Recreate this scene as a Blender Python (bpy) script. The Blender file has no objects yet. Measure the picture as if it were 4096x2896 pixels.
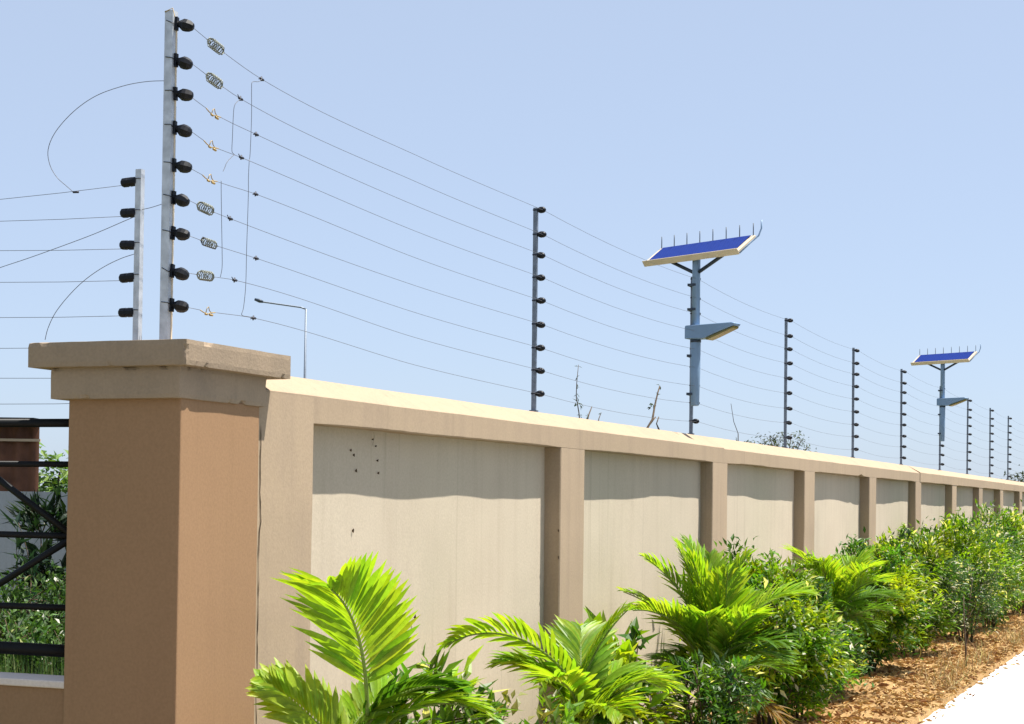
import bpy, math, random
from mathutils import Vector, Matrix, noise
R_ = math.radians
random.seed(7)
scene = bpy.context.scene
col = scene.collection

# ------------------------------------------------------------------ camera, sky, sun, exposure
EYE = 1.60
CR = Vector((0.3726178, -0.9278934, 0.01303)).normalized()
CF = Vector((0.9275948, 0.3728315, 0.0237621)).normalized()
CU = CR.cross(CF).normalized()
FPX, CX, CY = 7100.15, 2048.0, 1839.9          # on the 4096 x 2896 photograph
cam_d = bpy.data.cameras.new('camera')
cam = bpy.data.objects.new('camera', cam_d)
col.objects.link(cam)
m = Matrix(((CR.x, CU.x, -CF.x, 0), (CR.y, CU.y, -CF.y, 0), (CR.z, CU.z, -CF.z, EYE), (0, 0, 0, 1)))
cam.matrix_world = m
cam_d.sensor_width = 36.0
cam_d.lens = FPX / 4096 * 36.0
cam_d.shift_y = (CY - 1448) / 4096
cam_d.clip_end = 3000
cam_d.clip_start = 0.05
scene.camera = cam

SUN = Vector((0.20, -0.315, 0.925)).normalized()
world = bpy.data.worlds.new('World')
scene.world = world
world.use_nodes = True
wn = world.node_tree
bg = wn.nodes['Background']
sky = wn.nodes.new('ShaderNodeTexSky')
sky.sky_type = 'NISHITA'
sky.sun_disc = False
sky.sun_elevation = math.asin(SUN.z)
sky.sun_rotation = math.atan2(SUN.x, SUN.y)
sky.altitude = 0
sky.air_density = 0.7
sky.dust_density = 1.0
sky.ozone_density = 4.0
haze_mix = wn.nodes.new('ShaderNodeMix')          # pale, evenly hazy dry-season sky
haze_mix.data_type = 'RGBA'
haze_mix.inputs['Factor'].default_value = 0.5
haze_mix.inputs['B'].default_value = (6.1, 7.1, 8.7, 1)
wn.links.new(sky.outputs[0], haze_mix.inputs['A'])
wn.links.new(haze_mix.outputs['Result'], bg.inputs[0])
bg.inputs[1].default_value = 0.067
sun_d = bpy.data.lights.new('sun', 'SUN')
sun_d.energy = 5.0
sun_d.angle = R_(0.5)
sun_d.color = (1.0, 0.955, 0.87)
sun_o = bpy.data.objects.new('sun', sun_d)
sun_o.rotation_euler = SUN.to_track_quat('Z', 'Y').to_euler()
sun_o.location = (4, -4, 12)
col.objects.link(sun_o)
scene.render.engine = 'CYCLES'
scene.view_settings.view_transform = 'Standard'
scene.view_settings.look = 'None'
scene.view_settings.gamma = 1
scene.view_settings.exposure = 1.0
scene.view_settings.use_curve_mapping = False
scene.render.resolution_x, scene.render.resolution_y = 1024, 724

# ------------------------------------------------------------------ photo pixel -> place (overview pixels, 2296 wide)
def ray(u, v):
    x, y = u * 1.784, v * 1.784
    return CR * ((x - CX) / FPX) - CU * ((y - CY) / FPX) + CF
def hit(u, v, axis, val):
    d = ray(u, v)
    o = Vector((0, 0, EYE))
    return o + d * ((val - o[axis]) / d[axis])

# ------------------------------------------------------------------ mesh helpers
class MB:
    def __init__(s):
        s.v, s.f, s.c, s.sm = [], [], [], []
    def add(s, vs, fs, c=None, smooth=False):
        b = len(s.v)
        s.v += [tuple(p) for p in vs]
        s.f += [tuple(i + b for i in f) for f in fs]
        s.c += [c] * len(fs)
        s.sm += [smooth] * len(fs)
    def box(s, a, b, c=None):
        x0, y0, z0 = a; x1, y1, z1 = b
        s.add([(x0, y0, z0), (x1, y0, z0), (x1, y1, z0), (x0, y1, z0), (x0, y0, z1), (x1, y0, z1), (x1, y1, z1), (x0, y1, z1)],
              [(0, 3, 2, 1), (4, 5, 6, 7), (0, 1, 5, 4), (1, 2, 6, 5), (2, 3, 7, 6), (3, 0, 4, 7)], c)
    def obox(s, o, ax, ay, az, c=None):          # box from a corner and three edge vectors
        o = Vector(o)
        p = [o, o + ax, o + ax + ay, o + ay]
        p += [q + az for q in p]
        s.add(p, [(0, 3, 2, 1), (4, 5, 6, 7), (0, 1, 5, 4), (1, 2, 6, 5), (2, 3, 7, 6), (3, 0, 4, 7)], c)
    def tube(s, pts, rad, n=6, c=None, caps=True, smooth=True):
        pts = [Vector(p) for p in pts]
        rs = rad if isinstance(rad, (list, tuple)) else [rad] * len(pts)
        vs, fs = [], []
        up = Vector((0, 0, 1))
        d0 = (pts[1] - pts[0]).normalized()
        if abs(d0.z) > 0.9: up = Vector((1, 0, 0))
        a = d0.cross(up).normalized()
        for i, p in enumerate(pts):
            d = (pts[min(i + 1, len(pts) - 1)] - pts[max(i - 1, 0)])
            d = d.normalized() if d.length > 1e-9 else d0
            a = (a - d * a.dot(d))
            a = a.normalized() if a.length > 1e-6 else d.orthogonal().normalized()
            b = d.cross(a)
            for k in range(n):
                t = 2 * math.pi * k / n
                vs.append(p + (a * math.cos(t) + b * math.sin(t)) * rs[i])
        for i in range(len(pts) - 1):
            for k in range(n):
                k2 = (k + 1) % n
                fs.append((i * n + k, i * n + k2, (i + 1) * n + k2, (i + 1) * n + k))
        if caps:
            fs.append(tuple(range(n))[::-1])
            fs.append(tuple((len(pts) - 1) * n + k for k in range(n)))
        s.add(vs, fs, c, smooth)
    def lathe(s, o, d, prof, n=10, c=None, smooth=True):   # prof: (distance along d, radius)
        o, d = Vector(o), Vector(d).normalized()
        a = d.orthogonal().normalized(); b = d.cross(a)
        vs, fs = [], []
        for t, r in prof:
            for k in range(n):
                q = 2 * math.pi * k / n
                vs.append(o + d * t + (a * math.cos(q) + b * math.sin(q)) * r)
        for i in range(len(prof) - 1):
            for k in range(n):
                k2 = (k + 1) % n
                fs.append((i * n + k, i * n + k2, (i + 1) * n + k2, (i + 1) * n + k))
        fs.append(tuple(range(n))[::-1])
        fs.append(tuple((len(prof) - 1) * n + k for k in range(n)))
        s.add(vs, fs, c, smooth)
    def mesh(s, name):
        me = bpy.data.meshes.new(name)
        me.from_pydata(s.v, [], s.f)
        if any(s.sm):
            me.polygons.foreach_set('use_smooth', s.sm)
        if any(x is not None for x in s.c):
            at = me.color_attributes.new('tint', 'FLOAT_COLOR', 'CORNER')
            buf = []
            for f, cc in zip(s.f, s.c):
                cc = cc or (0.5, 0.5, 0.5)
                buf += [cc[0], cc[1], cc[2], 1.0] * len(f)
            at.data.foreach_set('color', buf)
        me.update()
        return me
    def build(s, name, mat, parent=None):
        return link(name, s.mesh(name), mat, parent)

def link(name, me, mat=None, parent=None):
    if mat is not None and not me.materials:
        me.materials.append(mat)
    o = bpy.data.objects.new(name, me)
    col.objects.link(o)
    if parent is not None:
        o.parent = parent
        o.matrix_parent_inverse = Matrix.Translation(-parent.location)
    return o
def empty(name, loc, label, cat, group=None):
    o = bpy.data.objects.new(name, None)
    o.empty_display_size = 0.1
    col.objects.link(o)
    o.location = loc
    return tag(o, label, cat, group)
def tag(o, label, cat, group=None):
    o['label'] = label; o['category'] = cat
    if group: o['group'] = group
    return o
def structure(o):
    o['kind'] = 'structure'; return o
def bevel(o, w=0.004, seg=2):
    b = o.modifiers.new('bevel', 'BEVEL')
    b.width = w; b.segments = seg; b.limit_method = 'ANGLE'; b.angle_limit = R_(40)
    return o
def fbm(x, y, z, o=3):
    return noise.fractal(Vector((x, y, z)), 1.0, 2.0, o)

# ------------------------------------------------------------------ materials
def new_mat(name):
    m = bpy.data.materials.new(name); m.use_nodes = True
    return m, m.node_tree, m.node_tree.nodes['Principled BSDF']
def N(nt, t, **kw):
    n = nt.nodes.new(t)
    for k, v in kw.items(): setattr(n, k, v)
    return n
def plaster(name, base, dirt, streak=0.5, rough=0.9, bump=0.14, blot=0.35, fine=90):
    m, nt, b = new_mat(name); L = nt.links.new
    geo = N(nt, 'ShaderNodeNewGeometry')
    mp = N(nt, 'ShaderNodeMapping'); mp.inputs['Scale'].default_value = (9, 9, 0.7)
    L(geo.outputs['Position'], mp.inputs[0])
    n1 = N(nt, 'ShaderNodeTexNoise'); n1.inputs['Scale'].default_value = 1.0; n1.inputs['Detail'].default_value = 5; n1.inputs['Roughness'].default_value = 0.6
    L(mp.outputs[0], n1.inputs[0])
    n2 = N(nt, 'ShaderNodeTexNoise'); n2.inputs['Scale'].default_value = 2.3; n2.inputs['Detail'].default_value = 6; n2.inputs['Roughness'].default_value = 0.65
    L(geo.outputs['Position'], n2.inputs[0])
    r1 = N(nt, 'ShaderNodeMapRange'); r1.inputs[1].default_value = 0.48; r1.inputs[2].default_value = 0.78
    L(n1.outputs[0], r1.inputs[0])
    r2 = N(nt, 'ShaderNodeMapRange'); r2.inputs[1].default_value = 0.42; r2.inputs[2].default_value = 0.75
    L(n2.outputs[0], r2.inputs[0])
    m1 = N(nt, 'ShaderNodeMath', operation='MULTIPLY'); m1.inputs[1].default_value = streak; L(r1.outputs[0], m1.inputs[0])
    m2 = N(nt, 'ShaderNodeMath', operation='MULTIPLY'); m2.inputs[1].default_value = blot; L(r2.outputs[0], m2.inputs[0])
    ad = N(nt, 'ShaderNodeMath', operation='ADD', use_clamp=True); L(m1.outputs[0], ad.inputs[0]); L(m2.outputs[0], ad.inputs[1])
    mix = N(nt, 'ShaderNodeMix', data_type='RGBA')
    mix.inputs['A'].default_value = (*base, 1); mix.inputs['B'].default_value = (*dirt, 1)
    L(ad.outputs[0], mix.inputs['Factor'])
    n3 = N(nt, 'ShaderNodeTexNoise'); n3.inputs['Scale'].default_value = fine; n3.inputs['Detail'].default_value = 4
    L(geo.outputs['Position'], n3.inputs[0])
    r3 = N(nt, 'ShaderNodeMapRange'); r3.inputs[1].default_value = 0.3; r3.inputs[2].default_value = 0.7; r3.inputs[3].default_value = 0.93; r3.inputs[4].default_value = 1.05
    L(n3.outputs[0], r3.inputs[0])
    mm = N(nt, 'ShaderNodeMix', data_type='RGBA', blend_type='MULTIPLY'); mm.inputs['Factor'].default_value = 1
    L(mix.outputs['Result'], mm.inputs['A']); L(r3.outputs[0], mm.inputs['B'])
    oi = N(nt, 'ShaderNodeObjectInfo')
    ro = N(nt, 'ShaderNodeMapRange'); ro.inputs[3].default_value = 0.94; ro.inputs[4].default_value = 1.05; L(oi.outputs['Random'], ro.inputs[0])
    mo = N(nt, 'ShaderNodeMix', data_type='RGBA', blend_type='MULTIPLY'); mo.inputs['Factor'].default_value = 1
    L(mm.outputs['Result'], mo.inputs['A']); L(ro.outputs[0], mo.inputs['B'])
    mp4 = N(nt, 'ShaderNodeMapping'); mp4.inputs['Scale'].default_value = (22, 22, 0.45); L(geo.outputs['Position'], mp4.inputs[0])
    n4 = N(nt, 'ShaderNodeTexNoise'); n4.inputs['Scale'].default_value = 1.0; n4.inputs['Detail'].default_value = 3; L(mp4.outputs[0], n4.inputs[0])
    r4 = N(nt, 'ShaderNodeMapRange'); r4.inputs[1].default_value = 0.62; r4.inputs[2].default_value = 0.80; r4.inputs[4].default_value = streak * 0.7; L(n4.outputs[0], r4.inputs[0])
    md = N(nt, 'ShaderNodeMix', data_type='RGBA'); md.inputs['B'].default_value = (*[q * 0.62 for q in dirt], 1)
    L(r4.outputs[0], md.inputs['Factor']); L(mo.outputs['Result'], md.inputs['A'])
    L(md.outputs['Result'], b.inputs['Base Color'])
    b.inputs['Roughness'].default_value = rough
    b.inputs['Specular IOR Level'].default_value = 0.2
    bp = N(nt, 'ShaderNodeBump'); bp.inputs['Strength'].default_value = bump; bp.inputs['Distance'].default_value = 0.004
    ad2 = N(nt, 'ShaderNodeMath', operation='ADD'); L(n3.outputs[0], ad2.inputs[0]); L(n2.outputs[0], ad2.inputs[1])
    L(ad2.outputs[0], bp.inputs['Height']); L(bp.outputs[0], b.inputs['Normal'])
    return m
def plain(name, c, rough=0.5, metal=0.0, var=0.15, scale=20, spec=0.5, bump=0.0):
    m, nt, b = new_mat(name); L = nt.links.new
    geo = N(nt, 'ShaderNodeNewGeometry')
    n = N(nt, 'ShaderNodeTexNoise'); n.inputs['Scale'].default_value = scale; n.inputs['Detail'].default_value = 5
    L(geo.outputs['Position'], n.inputs[0])
    mr = N(nt, 'ShaderNodeMapRange'); mr.inputs[1].default_value = 0.3; mr.inputs[2].default_value = 0.7
    mr.inputs[3].default_value = 1 - var; mr.inputs[4].default_value = 1 + var
    L(n.outputs[0], mr.inputs[0])
    mm = N(nt, 'ShaderNodeMix', data_type='RGBA', blend_type='MULTIPLY'); mm.inputs['Factor'].default_value = 1
    mm.inputs['A'].default_value = (*c, 1); L(mr.outputs[0], mm.inputs['B'])
    L(mm.outputs['Result'], b.inputs['Base Color'])
    b.inputs['Roughness'].default_value = rough; b.inputs['Metallic'].default_value = metal
    b.inputs['Specular IOR Level'].default_value = spec
    if bump:
        bp = N(nt, 'ShaderNodeBump'); bp.inputs['Strength'].default_value = bump; bp.inputs['Distance'].default_value = 0.01
        L(n.outputs[0], bp.inputs['Height']); L(bp.outputs[0], b.inputs['Normal'])
    return m
def leafmat(name, rough=0.38, trans=0.45, spec=0.5, glow=(1.5, 1.5, 0.5)):
    m, nt, b = new_mat(name); L = nt.links.new
    at = N(nt, 'ShaderNodeVertexColor'); at.layer_name = 'tint'
    geo = N(nt, 'ShaderNodeNewGeometry')
    n = N(nt, 'ShaderNodeTexNoise'); n.inputs['Scale'].default_value = 45; L(geo.outputs['Position'], n.inputs[0])
    mr = N(nt, 'ShaderNodeMapRange'); mr.inputs[3].default_value = 0.7; mr.inputs[4].default_value = 1.3; L(n.outputs[0], mr.inputs[0])
    mm = N(nt, 'ShaderNodeMix', data_type='RGBA', blend_type='MULTIPLY'); mm.inputs['Factor'].default_value = 1
    L(at.outputs[0], mm.inputs['A']); L(mr.outputs[0], mm.inputs['B'])
    L(mm.outputs['Result'], b.inputs['Base Color'])
    b.inputs['Roughness'].default_value = rough; b.inputs['Specular IOR Level'].default_value = spec
    tr = N(nt, 'ShaderNodeBsdfTranslucent')
    tc = N(nt, 'ShaderNodeMix', data_type='RGBA', blend_type='MULTIPLY'); tc.inputs['Factor'].default_value = 1
    L(mm.outputs['Result'], tc.inputs['A']); tc.inputs['B'].default_value = (*glow, 1)
    L(tc.outputs['Result'], tr.inputs[0])
    mx = N(nt, 'ShaderNodeMixShader'); mx.inputs[0].default_value = trans
    L(b.outputs[0], mx.inputs[1]); L(tr.outputs[0], mx.inputs[2])
    L(mx.outputs[0], nt.nodes['Material Output'].inputs[0])
    return m

M = {}
M['panel'] = plaster('panel_plaster', (0.525, 0.45, 0.345), (0.42, 0.35, 0.265), 0.45, blot=0.3)
M['frame'] = plaster('frame_plaster', (0.385, 0.292, 0.200), (0.30, 0.228, 0.165), 0.5, blot=0.35)
M['pillar'] = plaster('pillar_paint', (0.295, 0.178, 0.098), (0.25, 0.148, 0.082), 0.25, bump=0.08, blot=0.2)
M['cap'] = plaster('cap_concrete', (0.33, 0.25, 0.175), (0.20, 0.16, 0.12), 0.3, bump=0.35, blot=0.6)
M['sill'] = plaster('sill_paint', (0.66, 0.58, 0.52), (0.5, 0.44, 0.4), 0.2)
M['galv'] = plain('galvanised_steel', (0.48, 0.51, 0.56), 0.5, 0.35, 0.2, 25)
M['postgrey'] = plain('weathered_post_steel', (0.16, 0.19, 0.24), 0.5, 0.3, 0.25, 30)
M['ins'] = plain('black_insulator_plastic', (0.004, 0.005, 0.009), 0.45, 0, 0.2, 60, 0.25)
M['wire'] = plain('fence_wire_steel', (0.10, 0.10, 0.11), 0.5, 0.4, 0.1, 40)
M['clamp'] = plain('dark_clamp_metal', (0.02, 0.022, 0.035), 0.5, 0.3, 0.2, 60)
M['spring'] = plain('galvanised_spring_wire', (0.17, 0.18, 0.15), 0.5, 0.3, 0.4, 90)
M['brass'] = plain('rusty_yellow_hook', (0.36, 0.25, 0.09), 0.55, 0.3, 0.4, 120)
M['lampblue'] = plain('pale_blue_lamp_paint', (0.19, 0.29, 0.43), 0.45, 0.1, 0.06, 8)
M['lampdark'] = plain('dark_bracket_steel', (0.035, 0.05, 0.075), 0.5, 0.2, 0.2, 20)
M['cream'] = plain('cream_frame_aluminium', (0.66, 0.55, 0.40), 0.5, 0.0, 0.08, 12)
M['lens'] = plain('amber_lamp_lens', (0.16, 0.13, 0.015), 0.25, 0, 0.15, 14)
M['railblack'] = plain('black_rail_paint', (0.005, 0.006, 0.007), 0.5, 0, 0.3, 30, 0.2)
M['bark'] = plain('bark', (0.10, 0.07, 0.045), 0.9, 0, 0.4, 30, 0.2, 0.5)
M['stem'] = plain('green_stem', (0.16, 0.22, 0.05), 0.6, 0, 0.2, 30)
M['leaf'] = leafmat('shrub_leaf', 0.42, 0.46, 0.32, (1.6, 1.5, 0.35))
M['frond'] = leafmat('palm_leaf', 0.45, 0.5, 0.4, glow=(1.6, 1.5, 0.45))
M['dull'] = leafmat('dull_leaf', 0.6, 0.3, 0.3, (1.2, 1.3, 0.6))
M['shed'] = plain('rusty_brown_sheet', (0.13, 0.055, 0.03), 0.7, 0, 0.35, 6, 0.3)
M['shedtrim'] = plain('pale_trim', (0.5, 0.38, 0.26), 0.7, 0, 0.1, 10)
M['greywall'] = plaster('grey_concrete', (0.36, 0.38, 0.42), (0.22, 0.24, 0.25), 0.6)
# solar cells: blue with faint grid
mS, nt, b = new_mat('solar_cells'); L = nt.links.new
tcn = N(nt, 'ShaderNodeTexCoord')
bk = N(nt, 'ShaderNodeTexBrick'); bk.offset = 0; bk.inputs['Scale'].default_value = 9
bk.inputs['Color1'].default_value = (0.005, 0.022, 0.17, 1); bk.inputs['Color2'].default_value = (0.006, 0.025, 0.19, 1); bk.inputs['Mortar'].default_value = (0.012, 0.04, 0.24, 1)
bk.inputs['Mortar Size'].default_value = 0.012
L(tcn.outputs['Generated'], bk.inputs[0]); L(bk.outputs[0], b.inputs['Base Color'])
b.inputs['Roughness'].default_value = 0.55; b.inputs['Specular IOR Level'].default_value = 0.15
M['solar'] = mS
# soil
mG, nt, b = new_mat('dry_soil'); L = nt.links.new
geo = N(nt, 'ShaderNodeNewGeometry')
n1 = N(nt, 'ShaderNodeTexNoise'); n1.inputs['Scale'].default_value = 2.2; n1.inputs['Detail'].default_value = 8; n1.inputs['Roughness'].default_value = 0.7
n2 = N(nt, 'ShaderNodeTexNoise'); n2.inputs['Scale'].default_value = 38; n2.inputs['Detail'].default_value = 6
L(geo.outputs['Position'], n1.inputs[0]); L(geo.outputs['Position'], n2.inputs[0])
rp = N(nt, 'ShaderNodeValToRGB')
rp.color_ramp.elements[0].position = 0.3; rp.color_ramp.elements[0].color = (0.13, 0.068, 0.028, 1)
rp.color_ramp.elements[1].position = 0.7; rp.color_ramp.elements[1].color = (0.46, 0.295, 0.13, 1)
ad = N(nt, 'ShaderNodeMath', operation='ADD'); mu = N(nt, 'ShaderNodeMath', operation='MULTIPLY'); mu.inputs[1].default_value = 0.5
L(n1.outputs[0], ad.inputs[0]); L(n2.outputs[0], ad.inputs[1]); L(ad.outputs[0], mu.inputs[0]); L(mu.outputs[0], rp.inputs[0])
L(rp.outputs[0], b.inputs['Base Color']); b.inputs['Roughness'].default_value = 0.95; b.inputs['Specular IOR Level'].default_value = 0.1
bp = N(nt, 'ShaderNodeBump'); bp.inputs['Strength'].default_value = 0.8; bp.inputs['Distance'].default_value = 0.02
L(n2.outputs[0], bp.inputs['Height']); L(bp.outputs[0], b.inputs['Normal'])
M['soil'] = mG
M['litter'] = leafmat('dry_litter', 0.8, 0.15, 0.15, (1, 1, 1))
M['pave'] = plaster('pale_concrete_paving', (0.56, 0.56, 0.56), (0.48, 0.48, 0.49), 0.0, blot=0.5, bump=0.15)
M['asphalt'] = plain('asphalt', (0.055, 0.055, 0.055), 0.9, 0, 0.2, 60, 0.2)
M['crackfill'] = plain('crack_dirt', (0.05, 0.035, 0.022), 0.95, 0, 0.3, 40, 0.1)
M['earth'] = plain('far_earth', (0.12, 0.12, 0.05), 0.95, 0, 0.4, 0.6, 0.1)

# ------------------------------------------------------------------ ground
WF, WP = 3.465, 3.645           # wall face and fence line, metres across from the camera
Z = lambda z: z + EYE            # heights measured from the eye
mb = MB(); mb.add([(-200, -300, -0.04), (900, -300, -0.04), (900, 600, -0.04), (-200, 600, -0.04)], [(0, 1, 2, 3)])
structure(mb.build('ground', M['earth']))
mb = MB(); mb.box((-8, 0.75, -0.03), (140, 2.14, 0.0))
structure(mb.build('pavement', M['pave']))
mb = MB(); mb.box((-60, -7, -0.036), (240, 0.747, -0.02)); structure(mb.build('road', M['asphalt']))
def soil_z(x, y):
    t = min(1, max(0, (y - 2.12) / 0.5))
    return 0.035 + 0.06 * t + 0.035 * fbm(x * 1.1, y * 1.6, 0.3) * (0.4 + t) + 0.012 * fbm(x * 6, y * 6, 2.0)
mb = MB()
xs = [2 + i * 0.5 for i in range(19)] + [11.5 + i * 0.1 for i in range(200)] + [31.5 + i * 0.6 for i in range(60)]
ys = [2.10 + i * 0.07 for i in range(20)] + [3.52]
ny = len(ys)
vs = []
for x in xs:
    for j, y in enumerate(ys):
        yy = y + (0.02 * fbm(x * 3, 0, 9) if j == 0 else 0)
        z = -0.02 if j == 0 else soil_z(x, y)
        if j == 1: yy = 2.115 + 0.025 * fbm(x * 3, 0, 9)
        vs.append((x, yy, z))
mb.add(vs, [(i * ny + j, (i + 1) * ny + j, (i + 1) * ny + j + 1, i * ny + j + 1) for i in range(len(xs) - 1) for j in range(ny - 1)], None, True)
structure(mb.build('soil_bed', M['soil']))
# dry leaf litter and clods on the bed
rnd = random.Random(3)
mb = MB()
for i in range(9000):
    x = 11.5 + rnd.random() ** 1.3 * 18; y = 2.10 + rnd.random() ** 1.15 * 1.3
    if rnd.random() < .015: y = 2.10 - abs(rnd.gauss(0, .06))
    z = soil_z(x, y) + 0.004 if y > 2.105 else 0.002
    l = rnd.uniform(0.008, 0.036) * (1.7 if rnd.random() < .3 else 1); w = rnd.uniform(0.003, 0.011); a = rnd.random() * 6.28
    ux = Vector((math.cos(a), math.sin(a), rnd.uniform(-.3, .5))) * l
    uy = Vector((-math.sin(a), math.cos(a), rnd.uniform(-.4, .4))) * w
    c = rnd.choice([(0.55, 0.37, 0.16), (0.45, 0.26, 0.10), (0.62, 0.46, 0.24), (0.28, 0.14, 0.06), (0.5, 0.33, 0.12)])
    k = rnd.uniform(0.8, 1.3); c = tuple(q * k for q in c)
    p = Vector((x, y, z + 0.006))
    up = Vector((0, 0, l * 0.35))
    mb.add([p - ux, p - uy * .8 + up, p + ux, p + uy + up * .5, p + Vector((0, 0, -0.01))], [(0, 1, 2), (0, 2, 3), (0, 4, 1), (1, 4, 2), (2, 4, 3), (3, 4, 0)], c)
o = mb.build('leaf_litter', M['litter']); o['kind'] = 'stuff'
tag(o, 'dry tan leaf litter and clods scattered over the soil bed', 'litter')

# ------------------------------------------------------------------ boundary wall
WALL_END = 62.0
PIL = [(5.965, 6.44), (9.36, 9.76), (12.55, 12.96), (15.60, 16.02), (18.70, 19.09), (21.70, 22.12), (24.80, 25.22), (27.66, 28.08), (30.40, 30.81)]
x = 33.4
while x < WALL_END - 1:
    PIL.append((x, x + 0.41)); x += 3.03
wall = empty('boundary_wall', (6, 3.55, 0), 'long cream plastered boundary wall with recessed panels, pilasters and sloped coping', 'wall')
Z_BOT, Z_FT, Z_RG = Z(0.312), Z(0.430), Z(0.512)
PANEL_Y = WF + 0.096
# panels
for i, (a, b) in enumerate(PIL):
    x0 = b - 0.02
    x1 = PIL[i + 1][0] + 0.02 if i + 1 < len(PIL) else WALL_END
    n = 40 if i < 6 else 14
    nz = 24 if i < 6 else 8
    mb = MB(); vs = []
    for ii in range(n + 1):
        for jj in range(nz + 1):
            X = x0 + (x1 - x0) * ii / n; zz = -0.05 + (Z_BOT + 0.07) * jj / nz
            d = 0.0105 * fbm(X * 0.75 + i * 3.7, zz * 0.5, 1.7 + i, 2) + 0.0022 * fbm(X * 3.5, zz * 3.5, 5, 3)
            if i == 0: d += 0.0075 * math.exp(-((X - 7.5) / 0.42) ** 2)
            vs.append((X, PANEL_Y + d, zz))
    mb.add(vs, [(ii * (nz + 1) + jj, (ii + 1) * (nz + 1) + jj, (ii + 1) * (nz + 1) + jj + 1, ii * (nz + 1) + jj + 1) for ii in range(n) for jj in range(nz)], None, True)
    bx = len(mb.v)
    mb.box((x0, PANEL_Y + 0.03, -0.05), (x1, WP + 0.10, Z_BOT + 0.02))
    mb.build('panel', M['panel'], wall)
# pilasters
for i, (a, b) in enumerate(PIL):
    mb = MB()
    nz = 40
    prof = []
    ztop = Z_BOT if i else Z_FT - 0.012
    for k in range(nz + 1):
        zz = -0.05 + (ztop + 0.049) * k / nz
        e = 0.0035 * fbm(a, zz * 2.2, 3 + i); e2 = 0.0035 * fbm(b, zz * 2.2, 8 + i); e3 = 0.003 * fbm(a, zz * 1.7, 15 + i) * min(1, max(0, (Z_BOT - zz - .02) / .4)) - (0.0016 if i == 0 else 0)
        ch = 0.006
        prof.append([(a + e, PANEL_Y + 0.05, zz), (a + e, WF + ch + e3, zz), (a + e + ch, WF + e3, zz), (b + e2 - ch, WF + e3, zz), (b + e2, WF + ch + e3, zz), (b + e2, PANEL_Y + 0.05, zz)])
    vs = [p for row in prof for p in row]
    mb.add(vs, [(k * 6 + q, k * 6 + q + 1, (k + 1) * 6 + q + 1, (k + 1) * 6 + q) for k in range(nz) for q in range(5)])
    mb.build('pilaster', M['frame'], wall)
# coping beams: long cast lengths that butt at some of the pilasters
cuts = [5.965, 12.86, 22.02, 31.0, 40.0, 49.0, WALL_END]
for i in range(len(cuts) - 1):
    a, b = cuts[i] + (0.0 if i == 0 else 0.002), cuts[i + 1] - 0.002
    off = [0.0, 0.004, -0.003, 0.003, 0, 0.002][i]; dz = [0.0, -0.006, 0.004, 0, 0.003, 0][i]
    n = max(20, int((b - a) / (0.05 if i < 2 else 0.12)))
    mb = MB(); rows = []
    for k in range(n + 1):
        X = a + (b - a) * k / n
        e = 0.003 * fbm(X * 1.3, 0, 20 + i); f2 = 0.004 * fbm(X * 1.1, 0, 30 + i) + 0.0016 * fbm(X * 9, 0, 31)
        ff = 0.003 * fbm(X * 0.9, 0, 40 + i)
        if -1 < X - 17.9 < 1 and abs(X - 18.25) < 0.14: f2 += 0.02 * max(0, 1 - abs(X - 18.25) / 0.14)
        if abs(X - 13.75) < 0.4 and X > 13.3: f2 += 0.004
        wq = min(1.0, max(0.0, (min(max(pa - X, X - pb, 0) for pa, pb in PIL) - 0.01) / 0.25))
        ff *= wq; f2 *= wq; ch = 0.0005 + 0.005 * wq
        y0 = WF + off * (wq if i == 0 else 1) + ff - 0.0006
        rows.append([(X, PANEL_Y + 0.06, Z_BOT + f2 + 0.001), (X, y0 + ch, Z_BOT + f2), (X, y0, Z_BOT + f2 + ch), (X, y0, Z_FT + dz + e - 0.006), (X, y0 + 0.008, Z_FT + dz + e),
                     (X, WP - 0.03, Z_RG + e * .7), (X, WP + 0.10, Z_RG + e * .7 + 0.002), (X, WP + 0.11, Z_BOT)])
    w = 8
    vs = [p for r in rows for p in r]
    mb.add(vs, [(k * w + q, k * w + q + 1, (k + 1) * w + q + 1, (k + 1) * w + q) for k in range(n) for q in range(w - 1)])
    mb.f += [tuple(range(w))[::-1], tuple(n * w + q for q in range(w))]; mb.c += [None, None]; mb.sm += [False, False]
    mb.build('coping_beam', M['frame'], wall)
def crack(pts, w, name, parent, axis=1, off=-0.0012):
    mb = MB(); vs = []; n = len(pts); r = random.Random(n)
    for i, p in enumerate(pts):
        q = w * (0.35 + 0.65 * r.random()) * (1 if 0 < i < n - 1 else .2)
        a = Vector(p)
        vs += [(a.x - q, a.y + off, a.z), (a.x + q, a.y + off, a.z)] if axis == 1 else [(a.x + off, a.y - q, a.z), (a.x + off, a.y + q, a.z)]
    for i in range(n): vs.append((pts[i][0], pts[i][1] + (.004 if axis == 1 else 0), pts[i][2]))
    mb.add(vs, [(2 * i, 2 * i + 1, 2 * i + 3, 2 * i + 2) for i in range(n - 1)])
    mb.build(name, M['crackfill'], parent)
crack([(6.003 + 0.006 * fbm(0, k * .35, 77) + (0.010 if 30 < k < 34 else 0), WF - 0.0035, 0.35 + k * 0.0375) for k in range(42)], 0.0034, 'crack', wall)
crack([hit(837 + 1.5 * math.sin(k), 968 + k * 6, 1, PANEL_Y - 0.014) for k in range(7)], 0.0022, 'crack', wall)
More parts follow.
